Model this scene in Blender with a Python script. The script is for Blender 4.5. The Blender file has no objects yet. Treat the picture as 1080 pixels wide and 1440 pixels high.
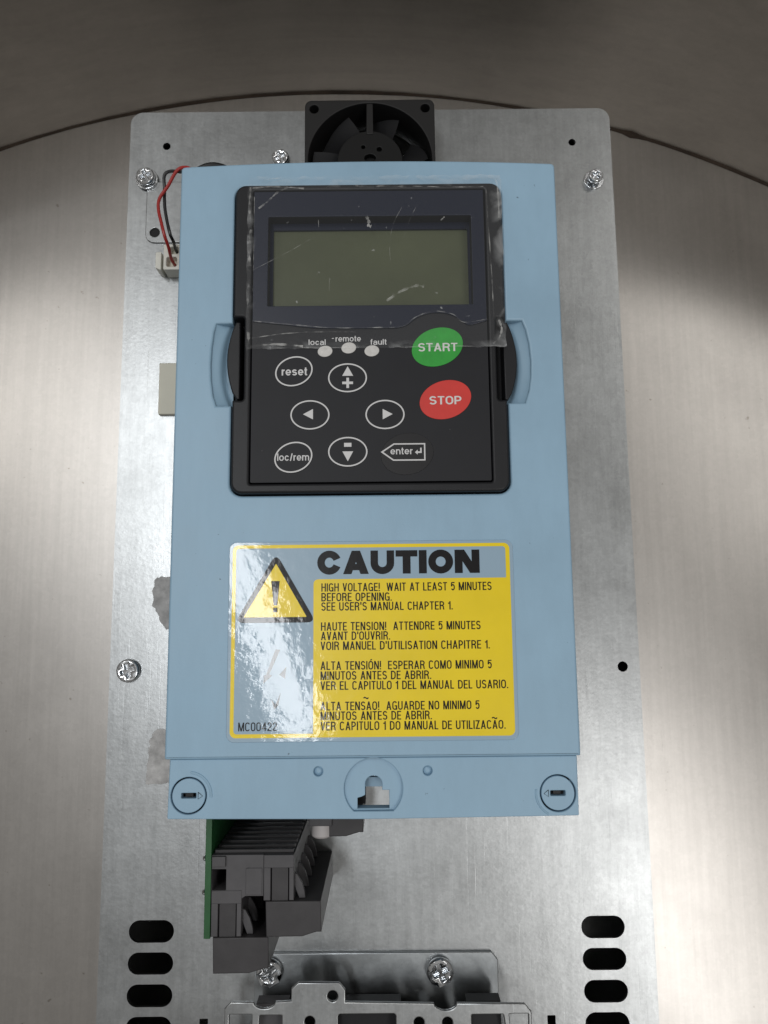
import bpy, bmesh, math, random
from mathutils import Vector, Matrix
random.seed(7)
S = 0.001                      # all builder dimensions are millimetres
scene = bpy.context.scene
col = scene.collection

# ------------------------------------------------------------------ camera
cam_data = bpy.data.cameras.new('camera')
cam_data.sensor_fit = 'AUTO'; cam_data.sensor_width = 36.0; cam_data.lens = 27.0
cam_data.clip_start = 0.01; cam_data.clip_end = 20.0
cam_data.dof.use_dof = True; cam_data.dof.focus_distance = 0.245; cam_data.dof.aperture_fstop = 40.0
cam = bpy.data.objects.new('camera', cam_data); col.objects.link(cam)
cam.matrix_world = (Matrix.Translation((4*S, 0, 390*S)) @ Matrix.Rotation(math.radians(8.0), 4, 'X')
                    @ Matrix.Rotation(math.radians(-0.58), 4, 'Z'))
scene.camera = cam

# ------------------------------------------------------------------ room light
world = bpy.data.worlds.new('World'); scene.world = world; world.use_nodes = True
bg = world.node_tree.nodes['Background']
bg.inputs['Color'].default_value = (1.0, 0.96, 0.91, 1); bg.inputs['Strength'].default_value = 0.225

def lamp(name, loc, size, size_y, rotz, power, color):
    d = bpy.data.lights.new(name, 'AREA'); d.shape = 'RECTANGLE'; d.size = size; d.size_y = size_y
    d.energy = power; d.color = color
    o = bpy.data.objects.new(name, d); col.objects.link(o)
    o.location = loc; o.rotation_euler = (0, 0, rotz)
    return o
# fluorescent ceiling fittings of the workshop
lamp('ceiling_lamp', (-0.405, 0.21, 1.95), 0.105, 1.1, math.radians(22), 9.6, (0.96, 0.98, 1.0))
lamp('ceiling_lamp', (0.80, -0.88, 1.95), 0.2, 1.25, math.radians(22), 9.2, (1.0, 0.98, 0.96))
lamp('ceiling_lamp', (1.10, 0.80, 1.95), 0.2, 1.25, math.radians(22), 4.8, (1.0, 0.97, 0.93))
lamp('ceiling_lamp', (-1.25, 0.95, 1.95), 0.2, 1.25, math.radians(22), 4.8, (1.0, 0.97, 0.93))

scene.view_settings.view_transform = 'Standard'; scene.view_settings.look = 'None'
scene.view_settings.exposure = 0.0; scene.view_settings.gamma = 1.0
scene.view_settings.use_curve_mapping = False
scene.cycles.max_bounces = 8; scene.cycles.transparent_max_bounces = 12
scene.cycles.use_denoising = True

# ------------------------------------------------------------------ materials
def mat(name, color, rough=0.5, metal=0.0, var=0.0, var_scale=60, rvar=0.0, bump=0.0, bump_scale=800,
        spec=0.5, coat=0.0, stretch=(1, 1, 1), detail=6, speck=None, scratch=0.0, dist=0.0002, var2=0.0, var2_scale=500, brush=None):
    m = bpy.data.materials.new(name); m.use_nodes = True
    nt = m.node_tree; N = nt.nodes; L = nt.links
    p = N['Principled BSDF']
    p.inputs['Base Color'].default_value = (*color, 1); p.inputs['Roughness'].default_value = rough
    p.inputs['Metallic'].default_value = metal; p.inputs['Specular IOR Level'].default_value = spec
    p.inputs['Coat Weight'].default_value = coat; p.inputs['Coat Roughness'].default_value = 0.06
    tc = N.new('ShaderNodeTexCoord'); mp = N.new('ShaderNodeMapping')
    mp.inputs['Scale'].default_value = stretch
    L.new(tc.outputs['Object'], mp.inputs['Vector'])
    colsock = None
    if var or rvar:
        n1 = N.new('ShaderNodeTexNoise'); n1.inputs['Scale'].default_value = var_scale; n1.inputs['Detail'].default_value = detail
        n1.inputs['Roughness'].default_value = 0.65
        L.new(mp.outputs['Vector'], n1.inputs['Vector'])
        if var:
            r = N.new('ShaderNodeMapRange'); r.inputs['From Min'].default_value = 0.3; r.inputs['From Max'].default_value = 0.7
            r.inputs['To Min'].default_value = 1 - var; r.inputs['To Max'].default_value = 1 + var
            L.new(n1.outputs['Fac'], r.inputs['Value'])
            mx = N.new('ShaderNodeMix'); mx.data_type = 'RGBA'; mx.blend_type = 'MULTIPLY'; mx.inputs['Factor'].default_value = 1
            mx.inputs[6].default_value = (*color, 1); L.new(r.outputs['Result'], mx.inputs[7]); colsock = mx.outputs[2]
        if rvar:
            r2 = N.new('ShaderNodeMapRange'); r2.inputs['From Min'].default_value = 0.3; r2.inputs['From Max'].default_value = 0.7
            r2.inputs['To Min'].default_value = max(0.03, rough - rvar); r2.inputs['To Max'].default_value = rough + rvar
            L.new(n1.outputs['Fac'], r2.inputs['Value']); L.new(r2.outputs['Result'], p.inputs['Roughness'])
    if var2:                                      # crystalline grain of the zinc coat
        nv = N.new('ShaderNodeTexVoronoi'); nv.inputs['Scale'].default_value = var2_scale; nv.distance = 'CHEBYCHEV'
        nd = N.new('ShaderNodeTexNoise'); nd.inputs['Scale'].default_value = var2_scale*1.7; nd.inputs['Detail'].default_value = 5
        L.new(tc.outputs['Object'], nd.inputs['Vector'])
        va = N.new('ShaderNodeVectorMath'); va.operation = 'MULTIPLY_ADD'; va.inputs[1].default_value = (0.004,)*3
        L.new(nd.outputs['Color'], va.inputs[0]); L.new(tc.outputs['Object'], va.inputs[2]); L.new(va.outputs[0], nv.inputs['Vector'])
        sep = N.new('ShaderNodeSeparateColor'); L.new(nv.outputs['Color'], sep.inputs['Color'])
        ml = N.new('ShaderNodeMath'); ml.operation = 'MULTIPLY_ADD'; ml.inputs[1].default_value = 0.5; L.new(sep.outputs['Red'], ml.inputs[0]); 
        mn = N.new('ShaderNodeMath'); mn.operation = 'MULTIPLY'; mn.inputs[1].default_value = 0.9; L.new(nd.outputs['Fac'], mn.inputs[0]); L.new(mn.outputs[0], ml.inputs[2])
        rv = N.new('ShaderNodeMapRange'); rv.inputs['From Min'].default_value = 0.3; rv.inputs['From Max'].default_value = 1.1
        rv.inputs['To Min'].default_value = 1-var2; rv.inputs['To Max'].default_value = 1+var2; L.new(ml.outputs[0], rv.inputs['Value'])
        mv = N.new('ShaderNodeMix'); mv.data_type = 'RGBA'; mv.blend_type = 'MULTIPLY'; mv.inputs['Factor'].default_value = 1
        if colsock: L.new(colsock, mv.inputs[6])
        else: mv.inputs[6].default_value = (*color, 1)
        L.new(rv.outputs['Result'], mv.inputs[7]); colsock = mv.outputs[2]
    if brush:                                     # fine brushed / rolled grain: (rotation, across, along, amount)
        br, sx, sy, amt = brush
        mb = N.new('ShaderNodeMapping'); mb.inputs['Rotation'].default_value = (0, 0, br); mb.inputs['Scale'].default_value = (sx, sy, sy)
        L.new(tc.outputs['Object'], mb.inputs['Vector'])
        nb_ = N.new('ShaderNodeTexNoise'); nb_.inputs['Scale'].default_value = 1; nb_.inputs['Detail'].default_value = 4; nb_.inputs['Roughness'].default_value = 0.7
        L.new(mb.outputs['Vector'], nb_.inputs['Vector'])
        rb = N.new('ShaderNodeMapRange'); rb.inputs['From Min'].default_value = 0.3; rb.inputs['From Max'].default_value = 0.7
        rb.inputs['To Min'].default_value = 1-amt; rb.inputs['To Max'].default_value = 1+amt; L.new(nb_.outputs['Fac'], rb.inputs['Value'])
        mb2 = N.new('ShaderNodeMix'); mb2.data_type = 'RGBA'; mb2.blend_type = 'MULTIPLY'; mb2.inputs['Factor'].default_value = 1
        if colsock: L.new(colsock, mb2.inputs[6])
        else: mb2.inputs[6].default_value = (*color, 1)
        L.new(rb.outputs['Result'], mb2.inputs[7]); colsock = mb2.outputs[2]
    if speck:                                     # small dirt specks
        sc_, amt, scol = speck
        n3 = N.new('ShaderNodeTexNoise'); n3.inputs['Scale'].default_value = sc_; n3.inputs['Detail'].default_value = 2
        L.new(tc.outputs['Object'], n3.inputs['Vector'])
        r3 = N.new('ShaderNodeMapRange'); r3.inputs['From Min'].default_value = amt; r3.inputs['From Max'].default_value = amt + 0.05
        L.new(n3.outputs['Fac'], r3.inputs['Value'])
        m3 = N.new('ShaderNodeMix'); m3.data_type = 'RGBA'
        if colsock: L.new(colsock, m3.inputs[6])
        else: m3.inputs[6].default_value = (*color, 1)
        m3.inputs[7].default_value = (*scol, 1)
        L.new(r3.outputs['Result'], m3.inputs['Factor']); colsock = m3.outputs[2]
    if colsock: L.new(colsock, p.inputs['Base Color'])
    if bump:
        n2 = N.new('ShaderNodeTexNoise'); n2.inputs['Scale'].default_value = bump_scale; n2.inputs['Detail'].default_value = 4
        L.new(mp.outputs['Vector'], n2.inputs['Vector'])
        h = n2.outputs['Fac']
        if scratch:                               # fine straight scratches: a very stretched noise, two directions
            for k, ang in enumerate((0.45, -0.9)):
                mq = N.new('ShaderNodeMapping'); mq.inputs['Rotation'].default_value = (0, 0, ang)
                mq.inputs['Scale'].default_value = (1400, 14, 60)
                L.new(tc.outputs['Object'], mq.inputs['Vector'])
                q = N.new('ShaderNodeTexNoise'); q.inputs['Scale'].default_value = 1; q.inputs['Detail'].default_value = 2
                L.new(mq.outputs['Vector'], q.inputs['Vector'])
                mr = N.new('ShaderNodeMapRange'); mr.inputs['From Min'].default_value = 0.66; mr.inputs['From Max'].default_value = 0.8
                mr.inputs['To Max'].default_value = -scratch
                L.new(q.outputs['Fac'], mr.inputs['Value'])
                ad = N.new('ShaderNodeMath'); ad.operation = 'ADD'; L.new(h, ad.inputs[0]); L.new(mr.outputs['Result'], ad.inputs[1]); h = ad.outputs[0]
        b = N.new('ShaderNodeBump'); b.inputs['Strength'].default_value = bump; b.inputs['Distance'].default_value = dist
        L.new(h, b.inputs['Height']); L.new(b.outputs['Normal'], p.inputs['Normal'])
        if coat: L.new(b.outputs['Normal'], p.inputs['Coat Normal'])
    return m

M = {}
M['zinc'] = mat('galvanised_steel', (0.375, 0.388, 0.392), 0.34, 1.0, var=0.06, var_scale=30, rvar=0.04, bump=0.26, bump_scale=700, detail=6, scratch=0.5, dist=0.0001, var2=0.09, var2_scale=560, brush=(0.03, 420, 30, 0.085))
M['zinc_dark'] = mat('dull_galvanised_steel', (0.34, 0.36, 0.37), 0.34, 1.0, var=0.2, var_scale=30, rvar=0.1, bump=0.3, bump_scale=500, detail=8, scratch=0.5, dist=0.0001, var2=0.06, var2_scale=420)
M['steel'] = mat('stainless_steel', (0.44, 0.422, 0.40), 0.34, 1.0, var=0.03, var_scale=12, rvar=0.03, bump=0.12, bump_scale=900, detail=6, scratch=0.7, dist=0.0001, var2=0.04, var2_scale=420, brush=(0.12, 300, 9, 0.055), speck=(260, 0.73, (0.30, 0.28, 0.25)))
M['wall_steel'] = mat('stainless_wall', (0.42, 0.39, 0.355), 0.36, 1.0, var=0.10, var_scale=7, rvar=0.06, bump=0.12, bump_scale=400, detail=6, dist=0.0001, var2=0.03, var2_scale=300, brush=(0.0, 4, 160, 0.06))
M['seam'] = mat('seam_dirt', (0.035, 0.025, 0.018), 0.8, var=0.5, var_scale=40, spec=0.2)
M['chrome'] = mat('zinc_plated_screw', (0.70, 0.72, 0.74), 0.18, 1.0, var=0.1, var_scale=300, rvar=0.08)
M['blue'] = mat('blue_plastic', (0.275, 0.43, 0.56), 0.44, bump=0.22, bump_scale=1700, var=0.07, var_scale=18, rvar=0.07, speck=(520, 0.755, (0.10, 0.15, 0.20)), dist=0.0001, brush=(0.5, 160, 40, 0.03))
M['blue_in'] = M['blue']
M['black'] = mat('black_plastic', (0.0105, 0.0110, 0.0130), 0.42, bump=0.12, bump_scale=2500, var=0.15, var_scale=80, dist=0.0001, spec=0.3)
M['membrane'] = mat('keypad_membrane', (0.0105, 0.0110, 0.0140), 0.5, bump=0.1, bump_scale=3000, var=0.1, var_scale=90, speck=(700, 0.76, (0.12, 0.12, 0.12)), dist=0.0001, spec=0.3)
M['dome'] = mat('enter_dome', (0.0085, 0.0080, 0.0092), 0.40, spec=0.35)
M['slot'] = mat('dark_slot', (0.004, 0.004, 0.005), 0.7)
M['navy'] = mat('navy_bezel', (0.005, 0.0085, 0.023), 0.35, spec=0.35)
M['lcd'] = mat('lcd_glass', (0.078, 0.088, 0.050), 0.30, var=0.14, var_scale=25, spec=0.35)
M['print'] = mat('keypad_print', (0.62, 0.62, 0.62), 0.5)
M['lens'] = mat('indicator_lens', (0.60, 0.59, 0.57), 0.35, var=0.12, var_scale=600)
M['green'] = mat('green_button', (0.022, 0.33, 0.035), 0.4, var=0.12, var_scale=300)
M['red'] = mat('red_button', (0.62, 0.035, 0.026), 0.4, var=0.06, var_scale=200)
M['btntext'] = mat('button_lettering', (0.66, 0.66, 0.64), 0.5)
M['fan'] = mat('fan_plastic', (0.0085, 0.008, 0.008), 0.5, bump=0.1, bump_scale=2000, spec=0.35)
M['fan_hub'] = mat('fan_hub_label', (0.0055, 0.0055, 0.0055), 0.45, spec=0.25)
M['term'] = mat('terminal_plastic', (0.043, 0.041, 0.043), 0.5, bump=0.2, bump_scale=1500, var=0.2, var_scale=120, dist=0.0001, spec=0.4)
M['term_dark'] = mat('terminal_header_plastic', (0.075, 0.073, 0.077), 0.55, var=0.2, var_scale=90, spec=0.4)
M['pcb'] = mat('circuit_board_green', (0.012, 0.085, 0.022), 0.4, var=0.15, var_scale=150)
M['cream'] = mat('cream_plastic', (0.70, 0.68, 0.57), 0.5, var=0.05, var_scale=80)
M['white'] = mat('white_nylon', (0.72, 0.71, 0.64), 0.45)
M['grey_pl'] = mat('light_grey_plastic', (0.52, 0.49, 0.48), 0.5)
M['wire_red'] = mat('red_wire', (0.36, 0.018, 0.014), 0.38)
M['wire_black'] = mat('black_wire', (0.012, 0.012, 0.013), 0.38)
M['foam'] = mat('tape_residue', (0.46, 0.455, 0.45), 0.8, var=0.3, var_scale=220, bump=0.8, bump_scale=600, dist=0.0006)
LB = dict(rough=0.32, coat=0.5, spec=0.3, bump=0.15, bump_scale=260, detail=3, dist=0.0004)
M['lab_film'] = mat('label_clear_film', (0.30, 0.42, 0.52), **LB)
M['lab_yellow'] = mat('label_yellow', (0.86, 0.645, 0.010), var=0.04, var_scale=60, **LB)
M['lab_black'] = mat('label_black', (0.006, 0.006, 0.007), **{**LB, 'spec': 0.15})
M['lab_worn'] = mat('label_worn_print', (0.13, 0.14, 0.15), **LB)

def film_material():
    m = bpy.data.materials.new('clear_protective_film'); m.use_nodes = True
    nt = m.node_tree; N = nt.nodes; L = nt.links
    out = N['Material Output']; p = N['Principled BSDF']
    p.inputs['Base Color'].default_value = (0.75, 0.77, 0.78, 1); p.inputs['Roughness'].default_value = 0.16
    tr = N.new('ShaderNodeBsdfTransparent'); mx = N.new('ShaderNodeMixShader')
    tc = N.new('ShaderNodeTexCoord')
    n = N.new('ShaderNodeTexNoise'); n.inputs['Scale'].default_value = 420; n.inputs['Detail'].default_value = 3
    L.new(tc.outputs['Object'], n.inputs['Vector'])
    r = N.new('ShaderNodeMapRange'); r.inputs['From Min'].default_value = 0.70; r.inputs['From Max'].default_value = 0.80
    r.inputs['To Min'].default_value = 0.03; r.inputs['To Max'].default_value = 0.5
    L.new(n.outputs['Fac'], r.inputs['Value'])
    # the stuck-down margins are cloudy and crumpled
    sp = N.new('ShaderNodeSeparateXYZ'); L.new(tc.outputs['Generated'], sp.inputs[0])
    def edge(sock, at_, w):
        e = N.new('ShaderNodeMapRange'); e.inputs['From Min'].default_value = at_; e.inputs['From Max'].default_value = at_+w
        L.new(sock, e.inputs['Value']); return e.outputs['Result']
    def mx2(a, b):
        q = N.new('ShaderNodeMath'); q.operation = 'MAXIMUM'; L.new(a, q.inputs[0]); L.new(b, q.inputs[1]); return q.outputs[0]
    em = mx2(mx2(edge(sp.outputs['X'], 0.045, -0.045), edge(sp.outputs['X'], 0.94, 0.05)), mx2(edge(sp.outputs['Y'], 0.90, 0.06), edge(sp.outputs['Y'], 0.05, -0.05)))
    n5 = N.new('ShaderNodeTexNoise'); n5.inputs['Scale'].default_value = 90; n5.inputs['Detail'].default_value = 5; n5.inputs['Distortion'].default_value = 1.5
    L.new(tc.outputs['Object'], n5.inputs['Vector'])
    r5 = N.new('ShaderNodeMapRange'); r5.inputs['From Min'].default_value = 0.45; r5.inputs['From Max'].default_value = 0.75; r5.inputs['To Max'].default_value = 0.34
    L.new(n5.outputs['Fac'], r5.inputs['Value'])
    me_ = N.new('ShaderNodeMath'); me_.operation = 'MULTIPLY'; L.new(em, me_.inputs[0]); L.new(r5.outputs['Result'], me_.inputs[1])
    fin_ = mx2(r.outputs['Result'], me_.outputs[0])
    b5 = N.new('ShaderNodeBump'); b5.inputs['Strength'].default_value = 0.5; b5.inputs['Distance'].default_value = 0.0006
    L.new(n5.outputs['Fac'], b5.inputs['Height']); L.new(b5.outputs['Normal'], p.inputs['Normal'])
    L.new(fin_, mx.inputs['Fac']); L.new(tr.outputs[0], mx.inputs[1]); L.new(p.outputs[0], mx.inputs[2])
    L.new(mx.outputs[0], out.inputs['Surface'])
    return m
M['film'] = film_material()
def crease_material():
    m = bpy.data.materials.new('film_crease'); m.use_nodes = True
    nt = m.node_tree; N = nt.nodes; L = nt.links
    out = N['Material Output']; p = N['Principled BSDF']
    p.inputs['Base Color'].default_value = (0.8, 0.8, 0.78, 1); p.inputs['Roughness'].default_value = 0.25
    tr = N.new('ShaderNodeBsdfTransparent'); mx = N.new('ShaderNodeMixShader')
    tc = N.new('ShaderNodeTexCoord'); n = N.new('ShaderNodeTexNoise'); n.inputs['Scale'].default_value = 260
    L.new(tc.outputs['Object'], n.inputs['Vector'])
    r = N.new('ShaderNodeMapRange'); r.inputs['From Min'].default_value = 0.44; r.inputs['From Max'].default_value = 0.72
    r.inputs['To Min'].default_value = 0.02; r.inputs['To Max'].default_value = 0.45
    L.new(n.outputs['Fac'], r.inputs['Value']); L.new(r.outputs['Result'], mx.inputs['Fac'])
    L.new(tr.outputs[0], mx.inputs[1]); L.new(p.outputs[0], mx.inputs[2]); L.new(mx.outputs[0], out.inputs['Surface'])
    return m
M['crease'] = crease_material()

# ------------------------------------------------------------------ geometry helpers (millimetres in, (verts, faces) out)
def area2(l): return sum(a[0]*b[1]-b[0]*a[1] for a, b in zip(l, l[1:]+l[:1]))
def rrect(x0, x1, y0, y1, r, n=6):
    P = []
    for cx, cy, a0 in ((x1-r, y1-r, 0), (x0+r, y1-r, 90), (x0+r, y0+r, 180), (x1-r, y0+r, 270)):
        for k in range(n+1):
            a = math.radians(a0+90*k/n); P.append((cx+r*math.cos(a), cy+r*math.sin(a)))
    return P
def rpoly(pts, r, n=5):
    """polygon with rounded corners"""
    out = []; m = len(pts)
    rs = r if isinstance(r, (list, tuple)) else [r]*m
    for i in range(m):
        p = Vector(pts[i]); a = Vector(pts[i-1])-p; b = Vector(pts[(i+1) % m])-p
        rr = rs[i]
        if rr <= 0: out.append(tuple(p)); continue
        ang = a.angle(b); d = min(rr/math.tan(ang/2), a.length*.49, b.length*.49)
        q0 = p+a.normalized()*d; q1 = p+b.normalized()*d
        for k in range(n+1):
            t = k/n; out.append(tuple((1-t)**2*q0+2*t*(1-t)*p+t*t*q1))
    return out
def ellipse(cx, cy, rx, ry, rot=0, n=48):
    c, s = math.cos(math.radians(rot)), math.sin(math.radians(rot)); P = []
    for k in range(n):
        a = 2*math.pi*k/n; x, y = rx*math.cos(a), ry*math.sin(a)
        P.append((cx+x*c-y*s, cy+x*s+y*c))
    return P
def from_mesh(me):
    bm = bmesh.new(); bm.from_mesh(me); bmesh.ops.remove_doubles(bm, verts=bm.verts, dist=0.002)
    bm.verts.ensure_lookup_table()
    V = [tuple(v.co) for v in bm.verts]; F = [tuple(v.index for v in f.verts) for f in bm.faces]
    bm.free(); bpy.data.meshes.remove(me)
    return V, F
def poly(loops, z0, z1, bevel=0.0, bres=2):
    """extruded polygon (first loop) with holes (other loops), edges rounded by bevel"""
    cu = bpy.data.curves.new('tmp', 'CURVE'); cu.dimensions = '2D'; cu.fill_mode = 'BOTH'
    b = min(bevel, (z1-z0)*0.48)
    cu.extrude = max(0.0, (z1-z0)/2-b); cu.bevel_depth = b; cu.bevel_resolution = bres; cu.offset = -b
    for i, l in enumerate(loops):
        l = list(l)
        if (area2(l) > 0) != (i == 0): l = l[::-1]
        sp = cu.splines.new('POLY'); sp.points.add(len(l)-1); sp.use_cyclic_u = True
        for k, (x, y) in enumerate(l): sp.points[k].co = (x, y, 0, 1)
    o = bpy.data.objects.new('tmp', cu); me = bpy.data.meshes.new_from_object(o)
    bpy.data.objects.remove(o); bpy.data.curves.remove(cu)
    V, F = from_mesh(me); zc = (z0+z1)/2
    return [(x, y, z+zc) for x, y, z in V], F
# --- lettering: grotesque capitals built from strokes of weight t (cap height 1)
def qa(cx, cy, rx, ry, a0, a1, n=7):
    return [(cx+rx*math.cos(math.radians(a0+(a1-a0)*k/n)), cy+ry*math.sin(math.radians(a0+(a1-a0)*k/n))) for k in range(n+1)]
def glyph(ch, k, t):
    """k = width factor; returns (advance width, strokes, polygons)"""
    L, P = [], []
    def dg(x0, y0, x1, y1):
        h = t/2*math.hypot(x1-x0, y1-y0)/abs(y1-y0); P.append([(x0-h, y0), (x0+h, y0), (x1+h, y1), (x1-h, y1)])
    def vb(x, y0=0, y1=1): P.append([(x-t/2, y0), (x+t/2, y0), (x+t/2, y1), (x-t/2, y1)])
    q = t*0.86
    def hb(y, x0, x1): P.append([(x0, y-q/2), (x1, y-q/2), (x1, y+q/2), (x0, y+q/2)])
    W = {'A': .60, 'B': .56, 'C': .56, 'D': .56, 'E': .47, 'F': .45, 'G': .58, 'H': .56, 'I': .0, 'L': .44, 'M': .68, 'N': .57, 'O': .58, 'P': .53, 'R': .56, 'S': .54,
         'T': .50, 'U': .55, 'V': .56, 'W': .84, 'X': .56, 'Z': .50, '0': .52, '1': .30, '2': .50, '4': .54, '5': .50, '!': .0, '.': .0, "'": .0, ' ': .26, '/': .30, '-': .3, '~': .4,
         'r': .26, 'e': .48, 's': .44, 't': .24, 'l': .0, 'o': .50, 'c': .46, 'm': .74, 'n': .46, 'a': .46, 'f': .24, 'u': .46}
    base = {'\u00d3': 'O', '\u00c3': 'A'}.get(ch, ch)
    w = max(W[base]*k, t) if base != ' ' else W[' ']*k
    x0, x1, y0, y1 = t/2, w-t/2, q/2, 1-q/2; xm = w/2; a = (x1-x0)/2
    ry = min((y1-y0)/2, max(a*1.12, .2)); xh = 0.73
    def oval(b, c, r=None):
        r = r or min((c-b)/2, max(a*1.12, .2))
        return qa(xm, c-r, a, r, 0, 90)+qa(xm, c-r, a, r, 90, 180)+qa(xm, b+r, a, r, 180, 270)+qa(xm, b+r, a, r, 270, 360)
    def cshape(b, c, r, e=22): return qa(xm, c-r, a, r, e, 90)+qa(xm, c-r, a, r, 90, 180)+qa(xm, b+r, a, r, 180, 270)+qa(xm, b+r, a, r, 270, 360-e)
    def sshape(b, c):
        m = (b+c)/2+.01; r1, r2 = (c-m)/2, (m-b)/2
        return qa(xm, c-r1, a*.95, r1, 18, 90)+qa(xm, c-r1, a*.95, r1, 90, 180)+qa(xm, c-r1, a*.95, r1, 180, 262)+qa(xm, b+r2, a, r2, 82, 0)+qa(xm, b+r2, a, r2, 0, -90)+qa(xm, b+r2, a, r2, 270, 200)
    g = base
    if g == 'A': h = t*.56; dg(h, 0, xm, 1); dg(w-h, 0, xm, 1); hb(.30, w*.22, w*.78)
    elif g in 'BPRD':
        vb(x0)
        if g == 'D': r = .28; L.append([(x0, y1), (x1-r, y1)]+qa(x1-r*1.0, y1-r, r, r, 90, 0)+qa(x1-r, y0+r, r, r, 0, -90)+[(x0, y0)])
        else:
            m = .5 if g != 'P' else .44; r = (y1-m)/2
            L.append([(x0, y1), (x1-r, y1)]+qa(x1-r, y1-r, r, r, 90, -90)+[(x0, m)])
            if g == 'B': r = (m-y0)/2; L.append([(x0, m), (x1-r, m)]+qa(x1-r, y0+r, r, r, 90, -90)+[(x0, y0)])
            if g == 'R': L.append([(x1-.26*k, m), (x1-.12*k, m-.03), (x1-.05*k, m-.12), (x1-.02*k, .12), (x1+.02*k, 0)])
    elif g == 'C': L.append(cshape(y0, y1, ry))
    elif g == 'G': L.append(cshape(y0, y1, ry, 24)); hb(.46, xm, w); vb(x1, .0, .46)
    elif g == 'E': vb(x0); hb(y1, 0, w); hb(.51, 0, w*.93); hb(y0, 0, w)
    elif g == 'F': vb(x0); hb(y1, 0, w); hb(.5, 0, w*.9)
    elif g == 'H': vb(x0); vb(x1); hb(.52, 0, w)
    elif g in 'Il': vb(xm)
    elif g == 'L': vb(x0); hb(y0, 0, w)
    elif g == 'M': vb(x0); vb(x1); dg(x0+t*.1, 1, xm, 0); dg(x1-t*.1, 1, xm, 0)
    elif g == 'N': vb(x0); vb(x1); dg(x0+t*.15, 1, x1-t*.15, 0)
    elif g in 'O0': L.append(oval(y0, y1)+[None])
    elif g == 'S': L.append(sshape(y0, y1))
    elif g == 'T': vb(xm); hb(y1, 0, w)
    elif g == 'U': r = min(.36, max(a, .2)); L.append([(x0, 1), (x0, y0+r)]+qa(xm, y0+r, a, r, 180, 360, 12)+[(x1, 1)])
    elif g == 'V': h = t*.56; dg(h, 1, xm, 0); dg(w-h, 1, xm, 0)
    elif g == 'W': h = t*.56; dg(h, 1, w*.28, 0); dg(w*.5, 1, w*.28, 0); dg(w*.5, 1, w*.72, 0); dg(w-h, 1, w*.72, 0)
    elif g == 'X': h = t*.6; dg(h, 0, w-h, 1); dg(w-h, 0, h, 1)
    elif g == 'Z': hb(y1, 0, w); hb(y0, 0, w); dg(t*.6, 0, w-t*.6, 1)
    elif g == '1': vb(x1); L.append([(x1, .80), (0, .74)])
    elif g == '2': r = .27; L.append(qa(xm, y1-r, a, r, 170, 90)+qa(xm, y1-r, a, r, 90, -20)+[(x0+.02, y0+.1), (x0, y0)]); hb(y0, 0, w)
    elif g == '4': vb(w*.72); hb(.26, 0, w); dg(t*.55, .26, w*.72, 1)
    elif g == '5': hb(y1, t*.5, w*.95); L.append([(x0+.03, y1), (x0+.0, .5)]); r = .31; L.append([(x0, .47)]+qa(xm, y0+r, a, r, 128, 0)+qa(xm, y0+r, a, r, 0, -150))
    elif g == '!': vb(xm, .27, 1); vb(xm, 0, .15)
    elif g == '.': vb(xm, 0, .14)
    elif g == "'": vb(xm, .68, 1)
    elif g == '/': dg(t*.5, -.03, w-t*.5, 1)
    elif g == '-': hb(.36, 0, w)
    elif g == '~': L.append([(0, .46), (w*.2, .56), (w*.4, .53), (w*.6, .44), (w*.8, .42), (w, .53)])
    elif g == 'o': L.append(oval(y0, xh-q/2)+[None])
    elif g == 'c': L.append(cshape(y0, xh-q/2, (xh-q)/2, 30))
    elif g == 'e': r = (xh-q)/2; L.append(qa(xm, y0+r, a, r, 0, 180, 12)+qa(xm, y0+r, a, r, 180, 322, 10)); hb(y0+r-.02, x0, w)
    elif g == 's': L.append(sshape(y0, xh-q/2))
    elif g == 'r': vb(x0, 0, xh); L.append([(x0, .42), (x0+.05, xh-q*.9), (w-.06, xh-q*.55), (w, xh-q*.55)])
    elif g in 'nm':
        vb(x0, 0, xh); n = 1 if g == 'n' else 2; ww = (x1-x0)/n; r = ww/2
        for i in range(n): b = x0+i*ww; L.append([(b, .35)]+qa(b+r, xh-q/2-r, r, r, 180, 0, 10)+[(b+ww, 0)])
    elif g == 'u': vb(x1, 0, xh); r = a; L.append([(x0, xh), (x0, y0+r)]+qa(xm, y0+r, a, r, 180, 360, 10))
    elif g == 'a': vb(x1, 0, xh-.15); r = .2; L.append(qa(xm, xh-q/2-r, a, r, 160, 0, 10)); L.append([(x1, .43), (xm, .40)]+qa(x0+.13, .21, .13, .19, 90, 270, 8)+[(xm, .03), (x1, .16)])
    elif g == 't': vb(w*.45, .1, .95); hb(xh-q/2, 0, w); L.append([(w*.45, .16), (w*.6, q/2), (w, q/2)])
    elif g == 'f': vb(w*.45, 0, .82); hb(xh-q/2, 0, w); L.append([(w*.45, .78), (w*.6, 1-q/2), (w, 1-q/2)])
    if ch == '\u00d3': dg(xm-.02, 1.06, xm+.1, 1.22)
    return w, L, P
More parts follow.
